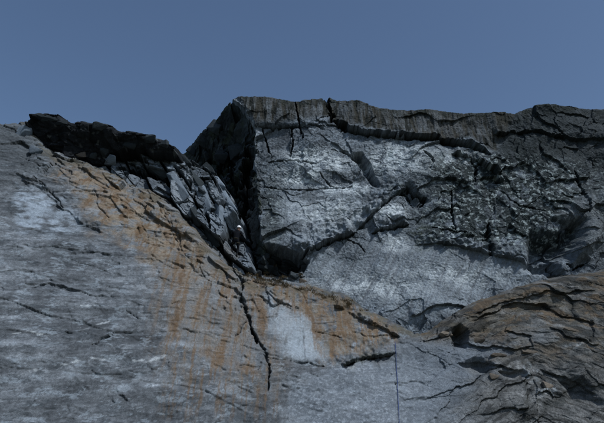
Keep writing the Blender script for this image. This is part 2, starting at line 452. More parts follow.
def face_E():
    y = bE(X, Z) + 0.75 * np.maximum(HE - 0.15 - Z, 0)
    U, V = project(X, y, Z)
    r1, j1, i1 = facets(X, Z, 1.6, 0.7, 10, 312)
    r2, j2, _ = facets(X, Z, 0.6, 0.3, -10, 313)
    y += 0.16 * r1 + 0.10 * r2 + 0.2 * fbm(X / 2, Z, 314, 3) + 0.03 * fbm(X / 0.15, Z / 0.15, 318, 2)
    y, over = crest(y, HE, 2.5, 0.05, 315, 0.3)
    low = LE + 0.16 * fbm(X / 0.6, X * 0, 316, 3)
    y += np.maximum(low - Z, 0) * 9
    xe = hit(174, 150, bE)[0]; xl = hit(27, 122, bE)[0]
    y += np.maximum(X - xe, 0) * 5 + np.maximum(xl - X, 0) * 5
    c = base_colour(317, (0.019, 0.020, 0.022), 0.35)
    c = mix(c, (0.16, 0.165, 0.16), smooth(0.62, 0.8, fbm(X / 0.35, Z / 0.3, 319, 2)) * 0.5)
    return y, over, c

def face_B():
    y = bB(X, Z) + 0 * X
    U, V = project(X, y, Z)
    Ur, Vr = warp(U, V, 9.0, 0.9, 451)
    U, V = warp(U, V, 2.2, 0.8, 411)
    y += 0.28 * fbm(X / 4.5, Z / 2.6, 412, 3)
    # gently bedded, scoured granite: long joints dipping a little to the right
    a, b = rot(X, Z, 8)
    r1, j1, i1 = facets(X + 0.4 * perlin(X / 1.5, Z / 1.5, 421), Z + 0.12 * perlin(X / 1.5, Z / 1.5, 422), 3.8, 1.1, -9, 413, 1.0, 0.4)
    r2, j2, i2 = facets(X + 0.2 * perlin(X, Z, 423), Z + 0.06 * perlin(X, Z, 424), 1.5, 0.4, -7, 414, 1.0, 0.5)
    r3, j3, _ = facets(X, Z, 0.4, 0.15, -12, 415)
    bed = fbm(a / 2.4, b / 0.22, 416, 4, 0.6)
    rough = 0.55 + 0.45 * smooth(-0.3, 0.5, fbm(X / 2.2, Z / 1.6, 425, 3))
    tri = inpoly(0.5 * (U + Ur), 0.5 * (V + Vr), [(260, 296), (286, 304), (312, 318), (326, 350), (322, 362), (290, 356), (274, 332)], 9)
    tong = inpoly(Ur, Vr, [(290, 385), (340, 366), (395, 358), (430, 356), (470, 380), (470, 430), (290, 430)], 6)
    lpatch = inpoly(0.5 * (U + Ur), 0.5 * (V + Vr), [(14, 186), (45, 192), (70, 208), (84, 226), (60, 236), (14, 230)], 5)
    rough *= (1 - 0.75 * tri) * (1 - 0.55 * lpatch)
    y += rough * (0.08 * r1 + 0.022 * r2 + 0.010 * r3 + 0.020 * bed)
    rim = smooth(3.2, 0.2, HB - Z) * smooth(330, 250, U)
    q1, qj, qi = facets(X + 0.2 * perlin(X, Z, 441), Z + 0.2 * perlin(X, Z, 442), 1.5, 0.8, -35, 443)
    q2, _, _ = facets(X, Z, 0.5, 0.3, -30, 444)
    y += rim * (0.20 * q1 + 0.09 * q2 + 0.12 * (1 - smooth(0, 0.08, qj)) * smooth(0.5, 0.7, qi))
    y += rough * 0.05 * (1 - smooth(0, 0.035, j2)) * smooth(0.86, 0.9, i2)
    y += rough * 0.05 * (1 - smooth(0, 0.025, j1)) * smooth(0.85, 0.9, i1)
    # named features of the slab
    y += ledge(U, V, [(20, 178), (40, 188), (60, 206), (80, 222), (112, 236)], 0.11, 22, 0.02)
    y += ledge(U, V, [(14, 172), (35, 180), (50, 192), (62, 206)], 0.11, 6, 0.04)
    y += ledge(U, V, [(14, 282), (40, 284), (62, 286), (85, 292), (110, 298)], 0.07, 10, 0.04)
    y += ledge(U, V, [(14, 246), (70, 248), (120, 256), (165, 262)], 0.06, 12, 0.02)
    y += ledge(U, V, [(170, 262), (200, 270), (225, 278)], 0.05, 10, 0.02)
    y += ledge(U, V, [(150, 332), (190, 330), (225, 340), (262, 352), (325, 367)], 0.04, 12, 0.02)
    y += ledge(U, V, [(340, 368), (352, 361), (366, 357), (396, 355)], 0.40, 14, 0.15)
    y += ledge(U, V, [(330, 304), (352, 314), (376, 326), (404, 338)], 0.36, 8, 0.09)
    y += ledge(U, V, [(268, 293), (284, 304), (300, 311)], 0.11, 8, 0.07)
    y += ledge(U, V, [(396, 340), (420, 352), (452, 362)], 0.11, 8, 0.03)
    for p, w, d in [([(230, 258), (240, 280), (241, 300), (246, 312), (252, 330), (258, 344)], 5.5, 1.1), ([(250, 324), (258, 340), (266, 354), (269, 372), (268, 392)], 4.2, 0.8),
                    ([(246, 322), (238, 332), (232, 336)], 2.2, 0.4), ([(266, 356), (295, 362), (325, 367)], 1.8, 0.35), ([(262, 362), (258, 372)], 1.6, 0.3),
                    ([(92, 345), (102, 340), (113, 334)], 2.4, 0.4), ([(28, 288), (50, 284), (66, 288)], 3.0, 0.3), ([(56, 287), (75, 291), (90, 294)], 2.4, 0.25),
                    ([(185, 330), (205, 332), (232, 336)], 1.4, 0.25), ([(70, 252), (95, 252)], 2.0, 0.2), ([(174, 305), (182, 301), (196, 300)], 1.3, 0.25),
                    ([(95, 188), (98, 205), (108, 218)], 2.0, 0.3), ([(118, 196), (138, 214), (150, 240)], 1.3, 0.2), ([(150, 198), (168, 215), (176, 240), (190, 262)], 1.3, 0.22),
                    ([(34, 176), (48, 190), (64, 208)], 2.6, 0.4), ([(128, 310), (140, 318)], 1.6, 0.25), ([(65, 302), (72, 330)], 1.0, 0.12), ([(395, 385), (410, 380), (424, 384)], 2.0, 0.3),
                    ([(268, 292), (284, 304), (300, 310)], 2.6, 0.4), ([(345, 365), (358, 358), (394, 355)], 4.0, 0.6), ([(152, 258), (172, 266), (205, 268)], 1.4, 0.2),
                    ([(316, 330), (330, 334), (342, 338)], 1.5, 0.3), ([(350, 330), (375, 338), (398, 336)], 1.6, 0.3)]:
        y += crack(U, V, p, w * 0.6, d * 0.42)
    chip, cj, ci = facets(X + 0.1 * perlin(X * 3, Z * 3, 471), Z + 0.05 * perlin(X * 3, Z * 3, 472), 0.55, 0.2, -14, 473, 1.2, 0.8)
    f1, fj, fi = facets(X + 0.15 * perlin(X * 2, Z * 2, 481), Z + 0.06 * perlin(X * 2, Z * 2, 482), 1.1, 0.34, -11, 483, 0.9, 0.6)
    y += 0.035 * f1 * smooth(-0.1, 0.4, fbm(X / 2.4, Z / 1.5, 484, 2)) * (1 - 0.8 * tri)
    y += 0.040 * chip * smooth(0.45, 0.6, fbm(X / 1.5, Z / 0.9, 474, 3) + 0.5 * ci) * (1 - 0.8 * tri)
    y += 0.010 * fbm(X / 0.1, Z / 0.1, 417, 2)
    topn = 0.22
    y, over = crest(y, HB, 1.6, 0.24, 418, 0.7)
    # colours
    c = base_colour(431, (0.130, 0.133, 0.140), 0.28)
    lay = smooth(-0.7, 0.7, fbm(a / 3.0, b / 0.35, 432, 4, 0.6))
    dk = fbm(X / 2.6 + 0.5 * lay, Z / 1.1, 475, 6, 0.68)
    c = c * (0.78 + 0.40 * lay)[..., None] * np.exp(0.42 * dk)[..., None]
    c = mix(c, (0.052, 0.058, 0.064), 0.55 * smooth(0.2, 0.6, fbm(X / 0.8 + 0.6 * dk, Z / 0.5 + 0.4 * lay, 476, 5, 0.68)))
    c = mix(c, (0.30, 0.325, 0.35), 0.55 * smooth(0.35, 0.7, fbm(X / 0.6 + 0.6 * dk, Z / 0.38 + 0.4 * lay, 477, 5, 0.68)))
    c = mix(c, (0.33, 0.36, 0.40), 0.85 * lpatch * smooth(-0.6, 0.3, fbm(X / 0.7, Z / 0.4, 433, 4)))
    c = mix(c, (0.36, 0.385, 0.41), 0.85 * tri * smooth(-0.7, 0.2, fbm(X / 0.25, Z / 1.2, 461, 4, 0.6) + 0.5 * tri))
    c = mix(c, (0.20, 0.215, 0.24), 0.5 * tong)
    c = mix(c, (0.215, 0.205, 0.20), 0.6 * inpoly(U, V, [(60, 165), (120, 178), (170, 200), (215, 240), (250, 285), (262, 340), (240, 380), (170, 330), (165, 250), (110, 225)], 14))
    c = mix(c, (0.10, 0.105, 0.115), 0.6 * (blob(U, V, 82, 222, 26, 8, 30) + blob(U, V, 70, 250, 45, 5, 4) + blob(U, V, 60, 289, 34, 7, 6)) * smooth(-0.5, 0.3, bed))
    c = mix(c, (0.085, 0.088, 0.09), 0.6 * inpoly(U, V, [(14, 150), (50, 156), (100, 166), (92, 178), (50, 172), (14, 176)], 5) * smooth(-0.4, 0.3, bed))
    # rust: ragged seepage stains below the joints, drawn out down the fall line
    st = fbm(X / 0.42 + 0.25 * fbm(X / 0.3, Z / 0.3, 452, 2), Z / 1.9, 434, 5, 0.7)
    st2 = fbm(X / 0.9, Z / 0.6, 435, 5, 0.7)
    sf = fbm(X / 0.15 + 0.25 * fbm(X / 0.5, Z / 0.5, 491, 2), Z / 2.6, 492, 4, 0.65)
    z1 = inpoly(Ur, Vr, [(60, 166), (110, 172), (150, 192), (190, 226), (206, 262), (196, 285), (160, 262), (120, 236), (100, 226), (80, 190)], 16)
    z2 = inpoly(Ur, Vr, [(150, 250), (215, 255), (262, 300), (278, 384), (222, 388), (170, 372), (160, 300)], 32)
    z3 = inpoly(Ur, Vr, [(244, 272), (300, 286), (350, 300), (400, 330), (392, 348), (345, 360), (322, 366), (300, 330), (270, 305)], 8)
    c = mix(c, (0.27, 0.205, 0.145), 0.85 * z1 * smooth(-0.75, 0.35, st2))
    c = mix(c, RUST, 0.9 * z1 * smooth(-0.05, 0.45, 0.7 * st + 0.5 * st2))
    c = mix(c, (0.13, 0.075, 0.04), 0.8 * z1 * smooth(0.3, 0.7, 0.6 * st + 0.6 * st2))
    c = mix(c, (0.195, 0.165, 0.140), 0.75 * z2 * smooth(-0.9, 0.6, st))
    c = mix(c, RUST, 0.45 * z2 * smooth(0.2, 0.8, st))
    c = mix(c, (0.225, 0.18, 0.135), 0.7 * z3 * smooth(-0.6, 0.3, st2) * (1 - 0.85 * tri))
    c = mix(c, RUST, 0.85 * z3 * smooth(0.0, 0.5, st) * (1 - 0.85 * tri))
    runs = [([(178, 236), (180, 270), (176, 310), (174, 355), (170, 420)], 8, 0.95), ([(100, 178), (106, 214), (112, 230)], 8, 0.8), ([(250, 280), (262, 320), (268, 360), (270, 430)], 7, 0.95),
            ([(300, 298), (316, 328), (326, 378)], 4.5, 0.95), ([(322, 302), (332, 332), (340, 380)], 4.5, 0.9), ([(345, 312), (354, 338), (362, 352)], 4, 0.8),
            ([(224, 262), (228, 300), (222, 355), (226, 410)], 7, 0.7), ([(140, 200), (165, 232), (178, 262)], 6, 0.9), ([(120, 196), (140, 226), (152, 250)], 5, 0.7),
            ([(250, 278), (300, 289), (340, 303), (372, 321)], 6, 0.9), ([(205, 350), (250, 372), (285, 388)], 9, 0.6), ([(285, 294), (298, 312), (302, 324)], 3.5, 0.8)]
    for p, w, k in runs:
        def run(u, v):
            d_, s_, p_ = polydist(u, v, p)
            return np.exp(-(d_ / (1.05 * w * (1.1 - 0.5 * p_))) ** 2) * (1 - smooth(0.55, 1.0, p_))
        m = local(run, 0.6 * U + 0.4 * Ur, 0.6 * V + 0.4 * Vr, p, w * 2.6)
        c = mix(c, RUST, 0.72 * k * smooth(0.02, 0.3, m) * smooth(0.2, 1.0, m + 0.5 * sf + 0.2 * st2))
        c = mix(c, (0.115, 0.066, 0.036), 0.6 * k * smooth(0.1, 0.4, m) * smooth(0.75, 1.35, m + 0.6 * st + 0.3 * st2))
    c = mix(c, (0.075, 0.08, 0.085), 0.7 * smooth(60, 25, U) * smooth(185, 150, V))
    zr = np.clip(z1 + 1.0 * inpoly(Ur, Vr, [(160, 250), (215, 255), (262, 300), (280, 410), (230, 415), (165, 410), (158, 300)], 22) + z3, 0, 1) * (1 - 0.8 * tri)
    c = mix(c, (0.160, 0.100, 0.058), 0.65 * zr * smooth(0.22, 0.5, sf + 0.25 * st))
    # pale quartz veins
    for p, w in [([(14, 374), (45, 368), (75, 362), (110, 358)], 1.6), ([(70, 328), (90, 326), (112, 322)], 1.4), ([(132, 362), (150, 360), (168, 356)], 1.8), ([(14, 334), (30, 334), (48, 336)], 1.2), ([(80, 304), (96, 304)], 1.4)]:
        c = mix(c, (0.5, 0.5, 0.5), 0.7 * crack(U, V, p, w * 1.5, 1.0) * smooth(-0.4, 0.2, st2))
    sp_ = fbm(X / 0.2, Z / 0.12, 437, 4, 0.7)
    c = mix(c, (0.44, 0.46, 0.49), 0.35 * tong * smooth(0.1, 0.6, sp_))
    c = mix(c, (0.40, 0.41, 0.43), 0.15 * smooth(0.45, 0.9, fbm(a / 1.5, b / 0.1, 438, 4, 0.6)))
    c = mix(c, (0.075, 0.08, 0.085), 0.2 * smooth(0.5, 0.85, fbm(a / 1.6, b / 0.12, 439, 4, 0.6)))
    c = mix(c, (0.12, 0.125, 0.13), 0.55 * crack(U, V, [(232, 262), (240, 280), (241, 300), (246, 312), (252, 328), (258, 340), (266, 352), (269, 372), (268, 390)], 10, 1.0))
    c = mix(c, (0.04, 0.045, 0.035), 0.7 * crack(U, V, [(342, 366), (354, 360), (368, 356), (396, 355)], 6, 1.0))
    c = mix(c, (0.10, 0.085, 0.06), 0.7 * smooth(0.6, 0.0, HB - Z) * smooth(-0.3, 0.3, st2))
    return y, over, c

def face_D():
    y = bD(X, Z) + 0 * X
    U, V = project(X, y, Z)
    U, V = warp(U, V, 2.4, 0.9, 511)
    y += 0.3 * fbm(X / 3, Z / 2, 512, 3)
    # folded sheets curving over to the right
    d0, s0, p0 = polydist(U, V, [(400, 372), (440, 345), (470, 326), (500, 312), (530, 303), (560, 308), (600, 322), (650, 345)])
    w = s0 * SC + 0.14 * fbm(X / 1.4, Z / 0.8, 513, 3)
    al = (p0 * 270 * SC).astype(F32)
    rf, jf, kid = facets(al + 0.5 * fbm(X / 1.1, Z / 1.1, 531, 3), w + 0.16 * fbm(X / 0.9, Z / 0.9, 532, 3), 5.5, 1.15, 0, 533, 1.1, 0.35)
    fr = jf
    y += 0.16 * rf + 0.02 * (1 - smooth(0.0, 0.05, jf)) * smooth(0.45, 0.65, kid) + 0.03 * fbm(al / 2.5, w / 0.14, 534, 3)
    r2, j2, i2 = facets(X, Z, 0.9, 0.35, -15, 514)
    r3, _, _ = facets(X, Z, 0.3, 0.16, -10, 515)
    y += 0.022 * r2 + 0.008 * r3 + 0.008 * fbm(X / 0.13, Z / 0.13, 516, 2)
    for p, h, L, b in [([(470, 322), (490, 312), (515, 302), (540, 304), (565, 314), (600, 326)], 0.45, 8, 0.3), ([(452, 341), (480, 344), (505, 348), (532, 347)], 0.4, 8, 0.25),
                       ([(470, 316), (500, 303), (540, 294), (600, 290)], 0.3, 7, 0.2), ([(455, 364), (475, 360), (500, 364), (520, 372)], 0.4, 7, 0.3),
                       ([(540, 368), (565, 376), (600, 396)], 0.35, 8, 0.25), ([(550, 325), (570, 338), (600, 345)], 0.3, 7, 0.2), ([(416, 344), (440, 336), (462, 330)], 0.3, 6, 0.2)]:
        y += ledge(U, V, p, 0.45 * h, 1.6 * L, 0.35 * b, 0.5)
    y += 0.9 * inpoly(U, V, [(455, 331), (461, 328), (466, 336), (464, 345), (455, 346)], 4)
    y += 0.6 * inpoly(U, V, [(464, 364), (476, 359), (490, 364), (488, 373), (474, 375)], 5)
    y += 0.3 * inpoly(U, V, [(500, 370), (525, 372), (530, 378), (505, 376)], 1.5)
    y += 0.4 * inpoly(U, V, [(562, 380), (585, 388), (600, 402), (575, 400)], 8)
    y, over = crest(y, HD, 1.8, 0.10, 517, 0.6)
    c = base_colour(521, (0.150, 0.142, 0.135), 0.25)
    st = fbm(X / 1.2, Z / 0.4, 522, 4, 0.6)
    c = mix(c, BROWN, 0.8 * smooth(-0.4, 0.3, st) * smooth(375, 345, V))
    c = mix(c, (0.11, 0.085, 0.055), 0.6 * blob(U, V, 480, 325, 30, 14, -25) + 0.5 * blob(U, V, 540, 305, 40, 8, 5))
    c = mix(c, (0.05, 0.048, 0.042), 0.7 * smooth(0.12, 0.01, fr) * smooth(0.3, 0.6, kid))
    band = fbm(al / 3.0, w / 0.30, 541, 4, 0.6)
    c = mix(c, (0.045, 0.042, 0.038), 0.8 * smooth(0.15, 0.5, band))
    c = mix(c, (0.145, 0.098, 0.060), 0.65 * smooth(0.1, 0.55, fbm(al / 2.2, w / 0.4, 542, 4, 0.65)) * smooth(372, 335, V))
    c = mix(c, (0.175, 0.19, 0.213), 0.9 * smooth(505, 440, U + 0.8 * (V - 375) + 14 * st) * smooth(330, 350, V))
    c = mix(c, (0.20, 0.21, 0.225), 0.6 * blob(U, V, 420, 385, 50, 22) + 0.4 * blob(U, V, 535, 335, 20, 14))
    c = mix(c, (0.42, 0.43, 0.44), 0.8 * smooth(0.1, 0.5, fbm(X / 0.3, Z / 0.3, 523, 4, 0.65)) * (blob(U, V, 530, 374, 12, 10) + blob(U, V, 548, 390, 14, 8) + 0.6 * blob(U, V, 575, 345, 14, 5)))
    c = mix(c, (0.05, 0.052, 0.05), 0.6 * smooth(-0.1, 0.4, fbm(X / 0.5, Z / 0.3, 524, 4, 0.6)) * smooth(500, 570, U))
    return y, over, c

# ------------------------------------------------------------------ materials
def rock_material(name, bump=0.5, rough=0.9, gl=0.08, grain=0.5):
    m = bpy.data.materials.new(name); m.use_nodes = True
    nt = m.node_tree; N = nt.nodes; Lk = nt.links
    b = N['Principled BSDF']
    at = N.new('ShaderNodeAttribute'); at.attribute_name = 'rock_colour'
    tc = N.new('ShaderNodeTexCoord')
    n1 = N.new('ShaderNodeTexNoise'); n1.inputs['Scale'].default_value = 9; n1.inputs['Detail'].default_value = 8; n1.inputs['Roughness'].default_value = 0.7
    n2 = N.new('ShaderNodeTexNoise'); n2.inputs['Scale'].default_value = 38; n2.inputs['Detail'].default_value = 5; n2.inputs['Roughness'].default_value = 0.7
    vo = N.new('ShaderNodeTexVoronoi'); vo.feature = 'DISTANCE_TO_EDGE'; vo.inputs['Scale'].default_value = 5
    for n in (n1, n2): Lk.new(tc.outputs['Object'], n.inputs['Vector'])
    r = N.new('ShaderNodeMapRange'); r.inputs[1].default_value = 0.37; r.inputs[2].default_value = 0.63; r.inputs[3].default_value = 1 - grain; r.inputs[4].default_value = 1 + grain
    rm = N.new('ShaderNodeMapRange'); rm.inputs[1].default_value = 0.3; rm.inputs[2].default_value = 0.7; rm.inputs[3].default_value = 0.72; rm.inputs[4].default_value = 1.28
    Lk.new(n2.outputs['Fac'], r.inputs[0]); Lk.new(n1.outputs['Fac'], rm.inputs[0])
    rr = N.new('ShaderNodeMath'); rr.operation = 'MULTIPLY'; Lk.new(r.outputs[0], rr.inputs[0]); Lk.new(rm.outputs[0], rr.inputs[1])
    mul = N.new('ShaderNodeVectorMath'); mul.operation = 'SCALE'
    Lk.new(at.outputs['Color'], mul.inputs[0]); Lk.new(rr.outputs[0], mul.inputs['Scale'])
    Lk.new(mul.outputs[0], b.inputs['Base Color'])
    b1 = N.new('ShaderNodeBump'); b1.inputs['Strength'].default_value = bump * 0.5; b1.inputs['Distance'].default_value = 0.10
    b2 = N.new('ShaderNodeBump'); b2.inputs['Strength'].default_value = bump; b2.inputs['Distance'].default_value = 0.03
    wv = N.new('ShaderNodeVectorMath'); wv.operation = 'MULTIPLY_ADD'; wv.inputs[1].default_value = (0.35, 0.35, 0.35)
    Lk.new(n1.outputs['Color'], wv.inputs[0]); Lk.new(tc.outputs['Object'], wv.inputs[2]); Lk.new(wv.outputs[0], vo.inputs['Vector'])
    vo.inputs['Scale'].default_value = 1.7
    cr = N.new('ShaderNodeMapRange'); cr.inputs[1].default_value = 0.0; cr.inputs[2].default_value = 0.035
    Lk.new(vo.outputs['Distance'], cr.inputs[0])
    b3 = N.new('ShaderNodeBump'); b3.inputs['Strength'].default_value = bump * 0.12; b3.inputs['Distance'].default_value = 0.06
    Lk.new(cr.outputs[0], b3.inputs['Height'])
    Lk.new(n1.outputs['Fac'], b1.inputs['Height']); Lk.new(n2.outputs['Fac'], b2.inputs['Height'])
    Lk.new(b3.outputs[0], b1.inputs['Normal']); Lk.new(b1.outputs[0], b2.inputs['Normal']); Lk.new(b2.outputs[0], b.inputs['Normal'])
    b.inputs['Roughness'].default_value = rough
    b.inputs['Specular IOR Level'].default_value = gl
    return m

M_ROCK = rock_material('granite')
M_SLAB = rock_material('scoured_granite', 0.32, 0.85, 0.10, 0.34)

# ------------------------------------------------------------------ faces to meshes
faces = {}
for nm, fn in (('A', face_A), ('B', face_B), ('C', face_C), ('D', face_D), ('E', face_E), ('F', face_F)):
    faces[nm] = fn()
yB, oB, cB = faces['B']; yD, oD, cD = faces['D']
dd = yB - yD
kk = 1.1
hh = np.maximum(kk - np.abs(dd), 0) / kk
sm_ = np.minimum(yB, yD) - hh * hh * kk * 0.25
ok = (oB < 0.4) & (oD < 0.4)
wt = (0.5 * np.clip(1 - np.abs(dd) / 1.4, 0, 1) * ok)[..., None]
faces['B'] = (np.where(ok, sm_ + 0.5 * np.maximum(dd, 0), yB), oB, cB + (cD - cB) * wt)
faces['D'] = (np.where(ok, sm_ + 0.5 * np.maximum(-dd, 0), yD), oD, cD + (cB - cD) * wt)
TOP = dict(A=1.0, B=3.0, C=2.5, D=3.0, E=1.4, F=1.4)
YV = {}
for nm, (y, over, c) in faces.items():
    yy = y.copy(); yy[over > TOP[nm]] = 1e3
    YV[nm] = yy
YMIN = np.minimum.reduce(list(YV.values()))

def face_mesh(name, nm):
    y, over, c = faces[nm]
    keep = (over <= TOP[nm]) & (y < YMIN + 1.3)
    k = keep[:-1, :-1] | keep[1:, :-1] | keep[:-1, 1:] | keep[1:, 1:]
    k &= (over[:-1, :-1] <= TOP[nm]) & (y[:-1, :-1] < 60)
    idx = np.arange(NZ * NX).reshape(NZ, NX)
    q = np.stack([idx[:-1, :-1][k], idx[:-1, 1:][k], idx[1:, 1:][k], idx[1:, :-1][k]], 1)
    used = np.unique(q)
    remap = np.zeros(NZ * NX, np.int32); remap[used] = np.arange(len(used))
    q = remap[q].astype(np.int32)
    co = np.stack([X.ravel()[used], y.ravel()[used], Z.ravel()[used]], 1).astype(F32)
    me = bpy.data.meshes.new(name)
    me.vertices.add(len(co)); me.vertices.foreach_set('co', co.ravel())
    nf = len(q)
    me.loops.add(nf * 4); me.loops.foreach_set('vertex_index', q.ravel())
    me.polygons.add(nf)
    me.polygons.foreach_set('loop_start', np.arange(0, nf * 4, 4, dtype=np.int32))
    me.polygons.foreach_set('use_smooth', np.full(nf, nm == 'B', bool))
    me.update(calc_edges=True)
    a = me.attributes.new('rock_colour', 'FLOAT_COLOR', 'POINT')
    cc = np.ones((len(used), 4), F32); cc[:, :3] = np.clip(c.reshape(-1, 3)[used] * np.array([0.76, 0.83, 0.87], F32), 0.01, 0.8)
    a.data.foreach_set('color', cc.ravel())
    me.materials.append(M_SLAB if nm == 'B' else M_ROCK)
    o = bpy.data.objects.new(name, me); COL.objects.link(o)
    o['kind'] = 'structure'
    return o

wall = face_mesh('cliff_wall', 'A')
slab = face_mesh('rock_slab', 'B')
broken = face_mesh('broken_rock_step', 'C')
mound = face_mesh('rock_mound', 'D')
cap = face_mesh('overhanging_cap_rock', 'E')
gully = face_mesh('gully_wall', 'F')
for o, l in ((wall, 'tall grey cliff wall with a brown top course and diagonal cracks'), (slab, 'broad scoured grey rock slab streaked with rust at the foot of the cliff'),
             (broken, 'jagged broken rock between the rusty slab and the dark gully'), (mound, 'brown folded rock mound below the pale foot of the cliff wall'),
             (cap, 'black overhanging cap rock on top of the rust stained slab'), (gully, 'dark mossy gully wall, its shade painted in, beside the tall cliff wall')):
    o['label'] = l


# ------------------------------------------------------------------ where a sight line meets the rock
UM, VM = project(X, np.minimum(YMIN, 200).astype(F32), Z)
def on_rock(u, v):
    d = np.abs(UM - u) + np.abs(VM - v)
    m = np.where(d < 1.6)
    if len(m[0]) == 0:
        k = np.unravel_index(np.argmin(d), d.shape)
    else:
        q = np.argmin(YMIN[m]); k = (m[0][q], m[1][q])
    return Vector((float(X[k]), float(YMIN[k]), float(Z[k])))

def px_size(p):
    return (p.y * cp + (p.z - CAMZ) * sp) / FPX     # metres per photograph pixel there

def simple_mat(name, col, rough=0.8, noise=0.3, scale=12, bump=0.3, dist=0.02):
    m = bpy.data.materials.new(name); m.use_nodes = True
    N = m.node_tree.nodes; Lk = m.node_tree.links; b = N['Principled BSDF']
    tc = N.new('ShaderNodeTexCoord')
    n = N.new('ShaderNodeTexNoise'); n.inputs['Scale'].default_value = scale; n.inputs['Detail'].default_value = 7; n.inputs['Roughness'].default_value = 0.65
    Lk.new(tc.outputs['Object'], n.inputs['Vector'])
    oi = N.new('ShaderNodeObjectInfo')
    r = N.new('ShaderNodeMapRange'); r.inputs[1].default_value = 0.25; r.inputs[2].default_value = 0.75; r.inputs[3].default_value = 1 - noise; r.inputs[4].default_value = 1 + noise
    Lk.new(n.outputs['Fac'], r.inputs[0])
    r2 = N.new('ShaderNodeMapRange'); r2.inputs[3].default_value = 1 - 0.8 * noise; r2.inputs[4].default_value = 1 + 0.8 * noise
    Lk.new(oi.outputs['Random'], r2.inputs[0])
    mu = N.new('ShaderNodeMath'); mu.operation = 'MULTIPLY'; Lk.new(r.outputs[0], mu.inputs[0]); Lk.new(r2.outputs[0], mu.inputs[1])
    vm = N.new('ShaderNodeVectorMath'); vm.operation = 'SCALE'; vm.inputs[0].default_value = col; Lk.new(mu.outputs[0], vm.inputs['Scale'])
    Lk.new(vm.outputs[0], b.inputs['Base Color'])
    bp = N.new('ShaderNodeBump'); bp.inputs['Strength'].default_value = bump; bp.inputs['Distance'].default_value = dist
    Lk.new(n.outputs['Fac'], bp.inputs['Height']); Lk.new(bp.outputs[0], b.inputs['Normal'])
    b.inputs['Roughness'].default_value = rough
    b.inputs['Specular IOR Level'].default_value = 0.1
    return m

M_BLOCK = simple_mat('block_grey', (0.126, 0.155, 0.185), 0.85, 0.4, 7, 0.8, 0.04)
M_BLOCK_D = simple_mat('block_dark', (0.030, 0.037, 0.041), 0.85, 0.4, 7, 0.8, 0.04)
M_BLOCK_B = simple_mat('block_brown', (0.13, 0.112, 0.092), 0.85, 0.4, 7, 0.8, 0.04)

# ------------------------------------------------------------------ single rocks that can be told apart on the faces
rng = random.Random(4)
def block_proto(seed):
    r = random.Random(seed)
    bm = bmesh.new()
    for i in range(18):
        v = Vector((r.uniform(-1, 1), r.uniform(-1, 1), r.uniform(-1, 1)))
        k = max(abs(v.x), abs(v.y), abs(v.z))
        v = v / k * r.uniform(0.8, 1.0)
        bm.verts.new(v * 0.5)
    h = bmesh.ops.convex_hull(bm, input=bm.verts)
    bmesh.ops.delete(bm, geom=[g for g in h['geom_interior'] if isinstance(g, bmesh.types.BMVert)], context='VERTS')
    bmesh.ops.dissolve_limit(bm, angle_limit=math.radians(14), verts=bm.verts, edges=bm.edges)
    bmesh.ops.bevel(bm, geom=list(bm.edges), offset=0.03, segments=1, affect='EDGES', clamp_overlap=True)
    bmesh.ops.triangulate(bm, faces=bm.faces)
    me = bpy.data.meshes.new('rock_block'); bm.to_mesh(me); bm.free()
    return me
PROTO = {}
for key, mat in (('g', M_BLOCK), ('d', M_BLOCK_D), ('b', M_BLOCK_B)):
    PROTO[key] = []
    for k in range(7):
        me = block_proto(100 + k); me.materials.append(mat); PROTO[key].append(me)

def block(parent, u, v, w, h, tone='g', deg=0.0, sink=0.25):
    p = on_rock(u, v); s = px_size(p)
    o = bpy.data.objects.new('rock_block', rng.choice(PROTO[tone])); COL.objects.link(o)
    d = min(w, h) * s * rng.uniform(0.8, 1.2)
    o.scale = (w * s * 1.15, d, h * s * 1.15)
    o.location = p + Vector((0, d * sink, 0))
    o.rotation_euler = (rng.uniform(-0.3, 0.3), math.radians(deg) + rng.uniform(-0.15, 0.15), rng.uniform(-0.5, 0.5))
    o.parent = parent
    return o

# leaning blocks of the broken step (long axis falling to the right)
for u, v, w, h, t, a in [(108, 158, 22, 10, 'g', 14), (136, 160, 26, 13, 'g', 24), (158, 170, 20, 8, 'd', 25), (178, 184, 34, 12, 'g', 57), (194, 178, 24, 9, 'd', 50),
                         (204, 196, 38, 13, 'g', 64), (218, 184, 20, 10, 'g', 50), (196, 214, 22, 9, 'd', 60), (216, 214, 34, 14, 'g', 78), (228, 200, 30, 9, 'g', 62),
                         (168, 160, 18, 10, 'd', 30), (184, 160, 16, 11, 'd', 35), (208, 170, 16, 9, 'd', 45), (212, 236, 26, 11, 'd', 70)]:
    block(broken, u, v, w, h, t, a, 0.5)
# rubble at the foot of the corner, toned dark for the undercut's shade
for u, v, w, h, t in [(262, 266, 9, 7, 'd'), (270, 262, 10, 7, 'd'), (279, 265, 9, 7, 'd'), (288, 267, 10, 7, 'd'), (296, 268, 9, 6, 'd'), (274, 273, 9, 6, 'd'),
                      (284, 275, 10, 6, 'd'), (294, 276, 9, 6, 'd'), (303, 263, 7, 6, 'd'), (266, 256, 7, 8, 'd'), (303, 281, 10, 6, 'b'), (318, 289, 11, 6, 'b'), (258, 274, 12, 8, 'd'), (268, 268, 14, 9, 'd'), (282, 270, 13, 8, 'd'), (276, 258, 12, 7, 'd'), (290, 262, 13, 7, 'd')]:
    block(wall, u, v, w, h, t, 15)
